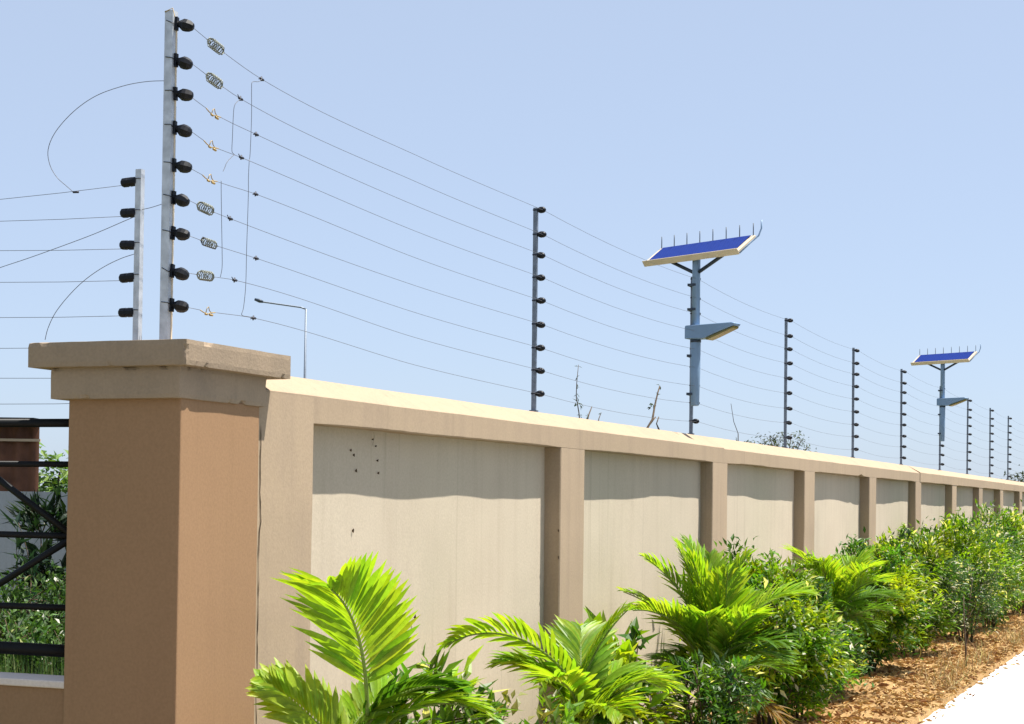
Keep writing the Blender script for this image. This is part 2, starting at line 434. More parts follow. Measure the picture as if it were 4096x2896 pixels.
# small nicks and nail holes in the first panel
for (u, v, s) in [(788, 1010, 0.006), (795, 1020, 0.006), (848, 1033, 0.007), (800, 1056, 0.007), (850, 1061, 0.009), (793, 1190, 0.008), (837, 985, 0.005), (844, 1000, 0.004), (932, 1385, 0.012), (1252, 1190, 0.009), (1252, 1250, 0.008)]:
    p = hit(u, v, 1, PANEL_Y - 0.006)
    if u == 1252: p = hit(u, v, 0, 9.352)
    mb = MB(); vs = []
    r = random.Random(int(u + v))
    for k in range(7):
        t = k / 7 * 6.28
        q = s * r.uniform(0.35, 0.95)
        if u == 1252: vs.append((p.x - 0.001, p.y + q * math.cos(t) * .7, p.z + q * 1.6 * math.sin(t)))
        else: vs.append((p.x + q * math.cos(t) * .7, p.y, p.z + q * 1.7 * math.sin(t)))
    vs.append((p.x + (0.008 if u == 1252 else 0), p.y + (0 if u == 1252 else 0.012), p.z))
    mb.add(vs, [(k, (k + 1) % 7, 7) for k in range(7)])
    mb.build('plaster_nick', M['bark'], wall)

# ------------------------------------------------------------------ corner pillar
PX0, PX1, PY0, PY1 = 5.393, 5.947, 3.435, 3.912
pil = empty('corner_pillar', (5.67, 3.67, 0), 'square brown painted corner pillar with chipped two step cap', 'pillar')
mb = MB(); mb.box((PX0, PY0, -0.05), (PX1, PY1, Z(0.36))); bevel(mb.build('shaft', M['pillar'], pil), 0.006)
def chipped(name, a, b, mat, amp, seed, cell=0.03):
    """box whose edges are uneven, made as a grid of its six sides"""
    mb = MB()
    A, B = Vector(a), Vector(b); S = B - A
    nn = [max(2, int(S[i] / cell)) for i in range(3)]
    idx = {}
    def vid(i, j, k):
        key = (i, j, k)
        if key in idx: return idx[key]
        p = Vector((A.x + S.x * i / nn[0], A.y + S.y * j / nn[1], A.z + S.z * k / nn[2]))
        on = [(1 if i == 0 else -1 if i == nn[0] else 0), (1 if j == 0 else -1 if j == nn[1] else 0), (1 if k == 0 else -1 if k == nn[2] else 0)]
        edge = sum(1 for t in on if t)
        w = amp * (0.5 + 0.5 * fbm(p.x * 9 + seed, p.y * 9, p.z * 9)) 
        if edge >= 2:
            chip = max(0.0, fbm(p.x * 17 + seed, p.y * 17, p.z * 17 + 4, 2) - 0.34) * amp * 9
            w = amp * 0.5 + w * 0.6 + chip
        else: w *= 0.35
        p += Vector(on) * w
        idx[key] = len(mb.v); mb.v.append(tuple(p)); return idx[key]
    def quad(*q): mb.f.append(tuple(q)); mb.c.append(None); mb.sm.append(False)
    for i in range(nn[0]):
        for j in range(nn[1]):
            quad(vid(i, j, 0), vid(i, j + 1, 0), vid(i + 1, j + 1, 0), vid(i + 1, j, 0))
            quad(vid(i, j, nn[2]), vid(i + 1, j, nn[2]), vid(i + 1, j + 1, nn[2]), vid(i, j + 1, nn[2]))
    for i in range(nn[0]):
        for k in range(nn[2]):
            quad(vid(i, 0, k), vid(i + 1, 0, k), vid(i + 1, 0, k + 1), vid(i, 0, k + 1))
            quad(vid(i, nn[1], k), vid(i, nn[1], k + 1), vid(i + 1, nn[1], k + 1), vid(i + 1, nn[1], k))
    for j in range(nn[1]):
        for k in range(nn[2]):
            quad(vid(0, j, k), vid(0, j, k + 1), vid(0, j + 1, k + 1), vid(0, j + 1, k))
            quad(vid(nn[0], j, k), vid(nn[0], j + 1, k), vid(nn[0], j + 1, k + 1), vid(nn[0], j, k + 1))
    return mb.build(name, mat, pil)
chipped('collar', (5.366, 3.424, Z(0.352)), (5.988, 3.975, Z(0.470)), M['cap'], 0.0026, 11, 0.016)
chipped('cap', (5.336, 3.379, Z(0.466)), (6.088, 4.055, Z(0.560)), M['cap'], 0.0028, 5, 0.016)

# ------------------------------------------------------------------ low wall with sill and pipe railing on the left
low = empty('low_wall', (5.48, 6.5, 0), 'low brown wall with pale sill beside the corner pillar', 'wall')
mb = MB(); mb.box((5.408, PY1 - 0.02, -0.05), (5.56, 13.0, Z(-0.70))); mb.build('wall_body', M['pillar'], low)
mb = MB(); mb.box((5.398, PY1 - 0.01, Z(-0.70)), (5.575, 13.0, Z(-0.672))); bevel(mb.build('sill', M['sill'], low), 0.005)
rail = empty('pipe_railing', (5.49, 6.5, Z(-0.672)), 'black pipe railing with crossed braces above the low brown wall', 'railing')
def railz(z0, r):
    mb = MB(); mb.tube([(5.49, PY1 - 0.02, z0[0]), (5.49, 13.0, z0[0] + (z0[1] - z0[0]) / 0.3 * 9)], r, 10); mb.build('rail', M['railblack'], rail)
railz((Z(0.272), Z(0.273)), 0.0165)
railz((Z(0.119), Z(0.119)), 0.0115)
railz((Z(-0.147), Z(-0.146)), 0.0125)
railz((Z(-0.412), Z(-0.413)), 0.0125)
railz((Z(-0.572), Z(-0.571)), 0.024)
for k in range(6):
    y = 3.93 + k * 1.4
    for s, (za, zb) in ((1, (-0.16, -0.16 + 0.61 * 0.7)), (1, (-0.14, -0.14 - 0.55 * 0.7))):
        for (ya, yb) in ((y, y + 0.7), (y + 1.4, y + 0.7)):
            zb2 = min(zb, 0.26) if zb > 0 else max(zb, -0.56)
            t = abs((zb2 - za) / (zb - za))
            mb = MB(); mb.tube([(5.491, ya, Z(za)), (5.491, ya + (yb - ya) * t, Z(zb2))], 0.0135, 8); mb.build('brace', M['railblack'], rail)
    mb = MB(); mb.box((5.475, y + 0.69, Z(-0.674)), (5.505, y + 0.72, Z(0.262))); mb.build('baluster', M['railblack'], rail)

# ------------------------------------------------------------------ electric fence posts
def insulator_mesh(l=0.052, r=0.020):
    mb = MB()
    mb.lathe((0, 0, 0), (0, -1, -0.12), [(0, r * .55), (0.006, r * .62), (l * .25, r * .85), (l * .45, r), (l * .55, r * .97), (l * .60, r * .9), (l * .66, r * .96), (l * .85, r * .75), (l, r * .35)], 10)
    return mb.mesh('insulator')
ZI_POST = [1.664, 1.525, 1.409, 1.280, 1.148, 1.014, 0.879, 0.752, 0.618]
ZI_CORN = [1.777, 1.639, 1.513, 1.385, 1.244, 1.122, 0.989, 0.847, 0.719]
POSTX = [9.39, 12.59, 15.60, 18.70, 21.71, 24.85, 27.65, 30.45, 33.1, 36.1, 39.1, 42.1, 45.1, 48.1]
ins_line = insulator_mesh(0.054, 0.0195); ins_line.materials.append(M['ins'])
mbp = MB(); mbp.box((-0.0115, -0.0115, 0), (0.0115, 0.0115, 1.165)); mbp.box((-0.02, -0.02, -0.002), (0.02, 0.02, 0.012))
post_me = mbp.mesh('post'); post_me.materials.append(M['postgrey'])
mbc = MB(); mbc.box((-0.0135, -0.0135, -0.004), (0.0135, 0.0135, 0.004)); tie_me = mbc.mesh('tie'); tie_me.materials.append(M['clamp'])
ORD = ['first', 'second', 'third', 'fourth', 'fifth', 'sixth', 'seventh', 'eighth', 'ninth', 'tenth', 'eleventh', 'twelfth', 'thirteenth', 'fourteenth']
rp_ = random.Random(4)
for i, X in enumerate(POSTX):
    extra = ', holding a solar lamp' if i in (1, 5) else ''
    p = empty('fence_post', (X, WP, Z_RG), 'slim grey fence post on the wall, %s from the corner pillar%s' % (ORD[i], extra), 'fence post', 'line posts of the electric fence')
    tilt = R_(rp_.uniform(-0.25, 0.25))
    o = link('post', post_me, None, p); o.location = (X, WP, Z_RG); o.matrix_parent_inverse = Matrix.Translation(-p.location)
    for k, zk in enumerate(ZI_POST):
        z = Z(zk) - 0.004 * min(i, 8)
        o = link('insulator', ins_line, None, p); o.location = (X, WP - 0.010, z); o.rotation_euler = (rp_.uniform(-.1, .1), rp_.uniform(-.2, .2), rp_.uniform(-.25, .1))
        o = link('tie', tie_me, None, p); o.location = (X, WP, z)
    p.rotation_euler = (tilt, 0, 0)

CPX, CPY = 5.663, 3.678
cp = empty('corner_post', (CPX, CPY, Z(0.555)), 'tall grey steel corner post with nine black insulators on the pillar cap', 'fence post')
mb = MB()
# C-shaped channel
h = 0.0175
z0, z1 = Z(0.553), Z(1.826)
for (a, b) in (((-h, -h), (-h + 0.004, h)), ((-h + 0.004, h - 0.004), (h, h)), ((-h + 0.004, -h), (h - 0.0, -h + 0.004)), ((h - 0.004, -h + 0.004), (h, -h + 0.012)), ((h - 0.004, h - 0.012), (h, h - 0.004))):
    mb.box((CPX + a[0], CPY + a[1], z0), (CPX + b[0], CPY + b[1], z1))
mb.box((CPX - 0.03, CPY - 0.03, z0 - 0.001), (CPX + 0.03, CPY + 0.03, z0 + 0.004))
mb.build('channel', M['galv'], cp)
mb = MB(); mb.box((CPX + 0.004, CPY - h - 0.002, z0 + 0.01), (CPX + 0.012, CPY - h + 0.001, z1 - 0.02)); mb.build('edge_strip', M['cream'], cp)
ins_big = []
for sd in range(4):
    r = random.Random(sd)
    mb = MB(); l = 0.070; rr = 0.0235
    mb.lathe((0, 0, 0), (0.25, -1, -0.42 + 0.25 * r.random()), [(0, 0.010), (0.010, rr * .45), (0.020, rr * .72), (l * .42, rr), (l * .60, rr * 1.02), (l * .80, rr * .90), (l * .95, rr * .62), (l, rr * .30)], 7 + sd % 2, None, False)
    mb.box((-0.009, -0.008, -0.028), (0.009, 0.002, 0.022))
    me = mb.mesh('insulator'); me.materials.append(M['ins']); ins_big.append(me)
for k, zk in enumerate(ZI_CORN):
    o = link('insulator', ins_big[k % 4], None, cp); o.location = (CPX + 0.002, CPY - h - 0.002, Z(zk) + 0.004); o.rotation_euler = (0, rp_.uniform(-.15, .15), rp_.uniform(-.2, .2)); o.matrix_parent_inverse = Matrix.Translation(-cp.location)
    mb = MB(); mb.tube([(CPX - h - 0.002, CPY + h * .6, Z(zk) + 0.012), (CPX - h - 0.002, CPY - h - 0.001, Z(zk) + rp_.uniform(-.004, .01)), (CPX, CPY - h - 0.004, Z(zk))], 0.0016, 5); mb.build('binding_wire', M['clamp'], cp)
mb = MB(); mb.tube([(CPX - h - .001, CPY + h, z1 - 0.005), (CPX - h - .002, CPY - h, z1 + 0.006), (CPX, CPY - h, z1 - 0.03), (CPX, CPY - h - 0.01, z1 - 0.05)], 0.002, 5); mb.build('binding_wire', M['brass'], cp)

SPX, SPY = 5.66, 3.802
sp = empty('side_post', (SPX, SPY, Z(0.555)), 'short grey fence post with five insulators facing the low wall side', 'fence post')
hh = 0.0125
mb = MB()
mb.box((SPX - hh, SPY - hh, z0), (SPX - hh + 0.003, SPY + hh, Z(1.236)))
mb.box((SPX - hh + 0.003, SPY - hh, z0), (SPX + hh, SPY - hh + 0.003, Z(1.236)))
mb.box((SPX - hh + 0.003, SPY + hh - 0.003, z0), (SPX + hh, SPY + hh, Z(1.236)))
mb.box((SPX - 0.022, SPY - 0.022, z0 - 0.001), (SPX + 0.022, SPY + 0.022, z0 + 0.003))
mb.build('channel', M['galv'], sp)
ZS = [hit(285, v, 0, SPX).z for v in (408, 478, 551, 622, 701)]
for k, zk in enumerate(ZS):
    mb = MB(); l = 0.066; rr = 0.0185
    mb.lathe((SPX - 0.004, SPY + hh - 0.002, zk), (0, 1, 0.05 * (k % 3 - 1)), [(0, 0.013), (0.006, rr * .95), (l * .45, rr), (l * .52, rr * .88), (l * .60, rr), (l * .92, rr * .97), (l, rr * .7)], 9, None, False)
    mb.build('insulator', M['ins'], sp)
    mb = MB(); mb.tube([(SPX - hh - 0.002, SPY - hh, zk + 0.008), (SPX - hh - 0.002, SPY + hh + .002, zk + 0.009)], 0.0016, 5); mb.build('binding_wire', M['clamp'], sp)

# ------------------------------------------------------------------ fence strands with tension springs and clamps
WIRE_R = 0.00105
INSY = WP - 0.048
ROW = ['topmost', 'second from top', 'third from top', 'fourth from top', 'middle', 'sixth from top', 'third from bottom', 'second from bottom', 'lowest']
def spring(mb, a, b, r, turns=9, wr=0.0016):
    a, b = Vector(a), Vector(b); d = (b - a); l = d.length; d.normalize()
    p = d.orthogonal().normalized(); q = d.cross(p)
    pts = [a - d * 0.012]
    n = turns * 9
    for i in range(n + 1):
        t = i / n; rr = r * min(1, 6 * t, 6 * (1 - t)) if 0 < t < 1 else 0.001
        an = t * turns * 6.283
        pts.append(a + d * l * t + (p * math.cos(an) + q * math.sin(an)) * rr)
    pts.append(b + d * 0.012)
    mb.tube(pts, wr, 5)
CLAMPS = [(590, 177), (543, 221), (578, 301), (545, 353), (577, 435), (520, 490), (578, 579), (530, 628), (572, 713)]
SPRG = [(493, 103), (490, 180), (488, 253), (483, 325), (480, 400), (470, 467), (478, 545), (470, 618), (475, 698)]
rs = random.Random(12)
clamp_pos = []
for k in range(9):
    root = empty('fence_wire', (CPX + 0.05, INSY, Z(ZI_CORN[k])), 'thin steel strand of the wall top electric fence, %s of nine' % ROW[k], 'wire', 'strands of the electric fence along the wall')
    start = Vector((CPX + 0.018, CPY - h - 0.055, Z(ZI_CORN[k]) - 0.006))
    nodes = [start] + [Vector((X, INSY, Z(ZI_POST[k]) - 0.004 * min(i, 8) - 0.005)) for i, X in enumerate(POSTX)]
    zc = hit(*CLAMPS[k], 1, INSY); zs = hit(*SPRG[k], 1, INSY - 0.01)
    span = nodes[1].x - nodes[0].x
    tc = (zc.x - nodes[0].x) / span; ts = (zs.x - nodes[0].x) / span
    ctrl = [(0.0, nodes[0].z), (ts, zs.z), (tc, zc.z), (0.55, zc.z + (nodes[1].z - zc.z) * (0.55 - tc) / (1 - tc) - 0.020), (1.0, nodes[1].z)]
    def along(t, a=nodes[0], b=nodes[1], ctrl=ctrl):
        p = a.lerp(b, t)
        t = min(max(t, 0.0), 1.0)
        for q in range(len(ctrl) - 1):
            if t <= ctrl[q + 1][0] or q == len(ctrl) - 2:
                (t0, y0), (t1, y1) = ctrl[q], ctrl[q + 1]
                sl = [(ctrl[j + 1][1] - ctrl[j][1]) / (ctrl[j + 1][0] - ctrl[j][0]) for j in range(len(ctrl) - 1)]
                m0 = sl[0] if q == 0 else (sl[q - 1] + sl[q]) / 2
                m1 = sl[-1] if q == len(sl) - 1 else (sl[q] + sl[q + 1]) / 2
                h_ = t1 - t0; w_ = (t - t0) / h_
                p.z = (2 * w_ ** 3 - 3 * w_ ** 2 + 1) * y0 + (w_ ** 3 - 2 * w_ ** 2 + w_) * h_ * m0 + (-2 * w_ ** 3 + 3 * w_ ** 2) * y1 + (w_ ** 3 - w_ ** 2) * h_ * m1
                break
        return p
    clamp_pos.append(along(tc))
    pts = []
    for q in range(49): pts.append(along(q / 48))
    for i in range(1, len(nodes) - 1):
        for q in range(1, 9):
            t = q / 8; p = nodes[i].lerp(nodes[i + 1], t); p.z -= 0.03 * 4 * t * (1 - t); pts.append(p)
    L1 = (nodes[1] - nodes[0]).length
    dt = 0.053 / L1
    # strand stops at the spring and goes on after it
    mb = MB()
    mb.tube([along(t) for t in (0, ts * .5, ts - dt)], WIRE_R, 5)
    mb.tube([along(ts + dt)] + [p for p in pts if p.x > along(ts + dt).x + 0.01], WIRE_R, 5)
    mb.build('strand', M['wire'], root)
    a, b = along(ts - dt), along(ts + dt)
    d = (b - a).normalized()
    if k in (0, 1, 5, 6, 7):
        mb = MB(); spring(mb, a, b, 0.0185 if k != 6 else 0.015, 8, 0.0021)
        sd = d.cross(Vector((0, 0, 1))).normalized()
        mb.build('tension_spring', M['spring'], root)
        mb = MB()
        for s in (-1, 1):
            mb.tube([a - d * 0.006, a + d * 0.008 + Vector((0, 0, 0.0145 * s)), b - d * 0.008 + Vector((0, 0, 0.0145 * s)), b + d * 0.006], 0.0022, 5)
        mb.build('spring_frame', M['spring' if k != 6 else 'clamp'], root)
    else:
        mb = MB()
        mid = (a + b) / 2
        mb.tube([a, a + d * .02 + Vector((0, 0, -.006)), mid + Vector((0, 0, -.011)), mid + d * .02 + Vector((0, 0, -.004)), b], 0.0022, 5)
        mb.tube([mid - d * .014 + Vector((0, 0, -.008)), mid - d * .004 + Vector((0, 0, .012)), mid + d * .006 + Vector((0, 0, .018)), mid + d * .012 + Vector((0, 0, .004)), mid + d * .03 + Vector((0, 0, -.006))], 0.0018, 5)
        mb.tube([mid + d * .012 + Vector((.003, 0, -.012)), mid + d * .034 + Vector((0, 0, -.012))], 0.0046, 6)
        mb.tube([mid - d * .02 + Vector((.003, 0, -.012)), mid - d * .004 + Vector((0, 0, -.012))], 0.0042, 6)
        mb.build('strain_hook', M['brass'], root)
    c = along(tc); dd = (along(tc + .01) - along(tc - .01)).normalized()
    mb = MB(); mb.tube([c - dd * 0.012, c + dd * 0.014], 0.0052, 6); mb.tube([c - dd * .004 + Vector((0, 0, -.009)), c + Vector((0, 0, .010))], 0.0032, 5)
    mb.tube([c - dd * 0.012, c - dd * .022 + Vector((0, 0, .010 if k % 2 else -.006))], 0.002, 5)
    mb.build('wire_clamp', M['clamp'], root)
# jumper wires hanging between strands
def pth(uvs, Y=None, plane=1):
    return [hit(u, v, plane, Y) for u, v in uvs]
def along_y(k): return clamp_pos[k]
def jumper(uvs, label, rad=0.0012):
    # depth: the strand plane
    pts = []
    for u, v in uvs:
        pts.append(hit(u, v, 1, INSY - 0.004))
    # smooth
    sm = []
    for i in range(len(pts) - 1):
        p0 = pts[max(i - 1, 0)]; p1 = pts[i]; p2 = pts[i + 1]; p3 = pts[min(i + 2, len(pts) - 1)]
        for q in range(4):
            t = q / 4
            sm.append(0.5 * ((2 * p1) + (p2 - p0) * t + (2 * p0 - 5 * p1 + 4 * p2 - p3) * t * t + (3 * p1 - p0 - 3 * p2 + p3) * t ** 3))
    sm.append(pts[-1])
    mb = MB(); mb.tube(sm, rad, 5)
    return tag(mb.build('jumper_wire', M['wire'], None), label, 'wire')
jumper([(588, 176), (580, 183), (566, 184), (564, 200), (564, 260), (561, 340), (559, 358)], 'thin jumper wire joining the topmost fence strand to the fourth strand by its clamp')
jumper([(559, 357), (557, 400), (557, 430), (555, 500), (553, 560), (551, 640), (546, 690), (542, 706), (556, 710), (570, 712)], 'long thin jumper wire hanging from the fourth fence strand down to the lowest')
jumper([(541, 221), (530, 230), (525, 240), (523, 262), (521, 310), (520, 338), (524, 345)], 'short thin jumper wire hanging from the second fence strand near the corner post')
jumper([(496, 405), (496, 430), (497, 500), (498, 560), (498, 600), (494, 621)], 'thin jumper wire hanging between the spring ends of the middle and lower strands')
jumper([(526, 346), (510, 362), (503, 378), (500, 384)], 'tiny loose wire end dangling under the fourth fence strand')

# strands on the low wall side
LEFTV = [((270, 420), (0, 447)), ((268, 478), (0, 496)), ((265, 546), (0, 562)), ((268, 630), (0, 633)), ((268, 708), (0, 712)), ((62, 780), (0, 781)), ((110, 847), (0, 848)), ((152, 904), (0, 906))]
LROW = ['topmost', 'second from top', 'third from top', 'fourth from top', 'fifth from top', 'sixth from top', 'second from bottom', 'lowest']
left_root = []
for k, (a, b) in enumerate(LEFTV):
    A, B = hit(*a, 0, SPX), hit(*b, 0, SPX)
    d = (B - A) / (B.y - A.y)
    if k < 5: A = Vector((SPX - 0.004, SPY + 0.062, ZS[k] - 0.012))
    else: A = Vector((SPX, PY1 - 0.004, A.z + d.z * (PY1 - A.y)))
    d = (B - A) / (B.y - A.y)
    E = B + d * (13.0 - B.y); E.z = B.z - 0.002 * (13 - B.y)
    mb = MB()
    mb.tube([A, A.lerp(B, .5) - Vector((0, 0, .002)), B, B.lerp(E, .5) - Vector((0, 0, .03)), E], WIRE_R, 5)
    o = mb.build('fence_wire', M['wire'])
    tag(o, 'thin fence strand stretching over the low brown wall, %s of eight' % LROW[k], 'wire', 'strands over the low wall')
def loop_wire(uvs, ys, label, rad=0.0013):
    pts = [hit(u, v, 0, SPX - 0.01) for u, v in uvs]
    sm = []
    for i in range(len(pts) - 1):
        p0 = pts[max(i - 1, 0)]; p1 = pts[i]; p2 = pts[i + 1]; p3 = pts[min(i + 2, len(pts) - 1)]
        for q in range(6):
            t = q / 6
            sm.append(0.5 * ((2 * p1) + (p2 - p0) * t + (2 * p0 - 5 * p1 + 4 * p2 - p3) * t * t + (3 * p1 - p0 - 3 * p2 + p3) * t ** 3))
    sm.append(pts[-1])
    mb = MB(); mb.tube(sm, rad, 5)
    o = mb.build('loop_wire', M['wire'])
    return tag(o, label, 'wire')
o = loop_wire([(372, 181), (327, 183), (275, 193), (215, 215), (165, 250), (125, 295), (108, 335), (112, 370), (128, 398), (150, 418), (165, 431)], None, 'large curved loop of wire from the corner post to the topmost left strand')
mb = MB(); pc = hit(170, 431, 0, SPX - 0.01); mb.tube([pc - Vector((0, 0.012, 0)), pc + Vector((0, 0.012, 0.001))], 0.0045, 6)
cl = link('wire_clamp', mb.mesh('wire_clamp'), M['clamp'], o)
loop_wire([(303, 569), (270, 580), (230, 600), (190, 628), (155, 662), (125, 700), (108, 735), (101, 762)], None, 'curved wire bending from the side post down onto the pillar cap')
loop_wire([(302, 486), (280, 495), (210, 525), (130, 555), (60, 580), (0, 600), (-60, 622)], None, 'straight slanting stay wire crossing the left fence strands')
loop_wire([(318, 470), (340, 465), (362, 458)], None, 'short link wire between the side post and the corner post')

# ------------------------------------------------------------------ solar street lamps clamped to two fence posts
def solar_lamp(px, label, dz=0.0):
    Z = lambda z: z + EYE + dz
    root = empty('solar_lamp', (px - 0.05, WP - 0.055, Z(0.722)), label, 'street lamp', 'solar lamps on the fence line')
    bx, by = px - 0.05, WP - 0.042
    a = Vector((-math.cos(R_(62)), -math.sin(R_(62)), 0))      # along the panel, toward the road
    bh = Vector((math.sin(R_(62)), -math.cos(R_(62)), 0))
    up = Vector((0, 0, 1))
    mb = MB(); mb.lathe((bx, by, Z(0.722)), up, [(0, 0.026), (0.008, 0.031), (0.25, 0.037), (0.46, 0.038), (0.50, 0.037)], 14)
    mb.build('lower_sleeve', M['lampblue'], root)
    mb = MB(); mb.lathe((bx, by, Z(1.21)), up, [(0, 0.030), (0.60, 0.030), (0.625, 0.026)], 14); mb.build('pole', M['lampblue'], root)
    # panel
    tl = 36
    bs = (bh * math.cos(R_(tl)) + up * math.sin(R_(tl)))
    nrm = a.cross(bs).normalized()
    if nrm.z < 0: nrm = -nrm
    C = Vector((bx, by, Z(1.862)))
    Lp, Wp, T = 0.96, 0.225, 0.022
    o0 = C - a * (Lp / 2) - bs * (Wp * 0.42)
    mb = MB(); mb.obox(o0, a * Lp, bs * Wp, -nrm * T)
    bevel(mb.build('panel_frame', M['cream'], root), 0.004)
    mb = MB()
    e = 0.028
    q = o0 + nrm * 0.0015
    mb.obox(q + a * e * 1.3 + bs * 0.035, a * (Lp - 2.6 * e), bs * (Wp - 0.035 - 0.008), nrm * 0.004); mb.build('solar_panel', M['solar'], root)
    # raised cream lip along the lower edge
    mb = MB(); mb.obox(o0 - bs * 0.004 - nrm * 0.03, a * Lp, bs * 0.008, nrm * 0.05); bevel(mb.build('front_lip', M['cream'], root), 0.003)
    mb = MB(); mb.obox(o0 - nrm * (T + 0.012) + a * 0.02 + bs * 0.01, a * (Lp - 0.04), bs * (Wp - 0.04), nrm * 0.0115); mb.build('back_sheet', M['lampdark'], root)
    for s in (-1, 1):
        mb = MB()
        p0 = Vector((bx, by, Z(1.70))) + a * 0.02 * s
        p1 = C + a * (0.30 * s) - nrm * (T + 0.014) - bs * 0.02
        mb.tube([p0, p0.lerp(p1, .88), p1 + Vector((0, 0, .004))], 0.0135, 6); mb.build('brace', M['lampdark'], root)
    n = 8
    for i in range(n):
        t = (i + 0.12) / (n - 0.75)
        p = o0 + bs * (Wp - 0.004) + a * (Lp * min(t, 0.985))
        mb = MB(); mb.tube([p - up * 0.006, p + up * 0.088], 0.0036, 5); mb.build('bird_spike', M['lampdark'], root)
    p = o0 + a * (Lp + 0.002)
    mb = MB(); mb.tube([p + a * .004 - nrm * .02, p + a * 0.02 + bs * Wp * .5 - nrm * .01, p + a * .045 + bs * Wp * .9, p + a * .055 + bs * Wp + up * .04, p + a * .056 + bs * Wp + up * .10], 0.0055, 6); mb.build('end_bracket', M['lampblue'], root)
    # lamp head
    h2 = Vector((-math.cos(R_(72)), -math.sin(R_(72)), 0)); w2 = Vector((math.sin(R_(72)), -math.cos(R_(72)), 0))
    c0 = Vector((bx, by, Z(1.262)))
    prof = [(-0.062, -0.050), (0.10, -0.054), (0.18, -0.024), (0.355, 0.030), (0.362, 0.046), (0.335, 0.054), (-0.055, 0.048), (-0.062, 0.040)]
    hw = 0.055
    mb = MB(); n = len(prof); vs = []
    for s, kx in ((-1, 1), (1, 1)):
        for (t, z) in prof: vs.append(c0 + h2 * t + up * z + w2 * (hw * s * (1 - 0.25 * max(0, t) / 0.43)))
    fs = [tuple(range(n))[::-1], tuple(n + i for i in range(n))] + [(i, (i + 1) % n, n + (i + 1) % n, n + i) for i in range(n)]
    mb.add(vs, fs); head = bevel(mb.build('lamp_head', M['lampblue'], root), 0.006)
    mb = MB(); vs = []
    for s in (-1, 1):
        for (t, z) in ((0.112, -0.0525), (0.182, -0.028), (0.350, 0.024), (0.342, 0.012), (0.185, -0.044), (0.122, -0.064)): vs.append(c0 + h2 * t + up * z + w2 * (0.046 * s * (1 - 0.25 * t / 0.43)))
    mb.add(vs, [tuple(range(6))[::-1], tuple(range(6, 12))] + [(i, (i + 1) % 6, 6 + (i + 1) % 6, 6 + i) for i in range(6)]); mb.build('lens', M['lens'], head)
    mb = MB(); mb.lathe((bx, by, Z(1.184)), up, [(0, 0.034), (0.004, 0.041), (0.02, 0.041), (0.024, 0.035)], 14); mb.build('collar', M['lampdark'], root)
    for zz in (0.80 + dz * .1, 1.08, 1.42 - dz, 1.60 - dz):
        mb = MB(); mb.box((bx - 0.03, by - 0.005, Z(zz)), (px + 0.015, WP + 0.016, Z(zz) + 0.018)); mb.build('clamp', M['lampdark'], root)
    return root
l1 = solar_lamp(POSTX[1], 'pale blue solar street lamp clamped to the second fence post, larger in view')
l2 = solar_lamp(POSTX[5] - 0.02, 'pale blue solar street lamp clamped to the sixth fence post, farther along the wall', 0.19)

# far street light over the wall
pf = ray(687, 846); pf = Vector((0, 0, EYE)) + pf * (58 / pf.dot(CF))
fl = empty('far_street_light', (pf.x, pf.y, -0.02), 'thin distant grey street light pole with one long arm beyond the wall', 'street lamp')
top = Vector((0, 0, EYE)) + ray(686, 693) * (58 / 1.0)
arm = Vector((0, 0, EYE)) + ray(590, 677) * (58 / 1.0)
tip = Vector((0, 0, EYE)) + ray(571, 671) * (58 / 1.0)
mb = MB(); mb.tube([(top.x, top.y, -0.02), top], [0.07, 0.032], 8); mb.build('pole', M['postgrey'], fl)
mb = MB(); mb.tube([top, top.lerp(arm, .12) + Vector((0, 0, .03)), arm, arm.lerp(tip, .3)], 0.03, 6); mb.build('arm', M['postgrey'], fl)
mb = MB(); mb.tube([arm, arm.lerp(tip, .4), tip], [0.035, 0.065, 0.04], 8); mb.build('lamp_head', M['lampdark'], fl)

# ------------------------------------------------------------------ plants
def leaf(mb, p, d, nrm, l, w, c, fold=0.25, droop=0.25, seg=2):
    """pointed leaf with a fold along its middle, drooping to the tip"""
    d = d.normalized(); s = d.cross(nrm)
    if s.length < 1e-4: s = d.orthogonal()
    s.normalize(); n = s.cross(d).normalized()
    if seg == 2:
        m1 = p + d * l * .45 - n * l * droop * .2; tip = p + d * l - n * l * droop
        a = m1 + s * w * .5 + n * w * fold; b = m1 - s * w * .5 + n * w * fold
        mb.add([p, a, m1, b, tip], [(0, 1, 2), (0, 2, 3), (1, 4, 2), (2, 4, 3)], c)
    else:
        rows = [(0.0, .12), (.22, .8), (.5, 1.0), (.78, .66), (1.0, .02)]
        vs = []
        for t, ww in rows:
            m_ = p + d * l * t - n * l * droop * t * t
            vs += [m_ + s * w * .5 * ww + n * w * fold * ww, m_, m_ - s * w * .5 * ww + n * w * fold * ww]
        fs = []
        for i in range(len(rows) - 1):
            fs += [(i * 3, i * 3 + 3, i * 3 + 4, i * 3 + 1), (i * 3 + 1, i * 3 + 4, i * 3 + 5, i * 3 + 2)]
        mb.add(vs, fs, c, True)
def vary(r, c, k=0.3):
    f = r.uniform(1 - k, 1 + k)
    return (c[0] * f * r.uniform(.85, 1.15), c[1] * f, c[2] * f * r.uniform(.7, 1.3))

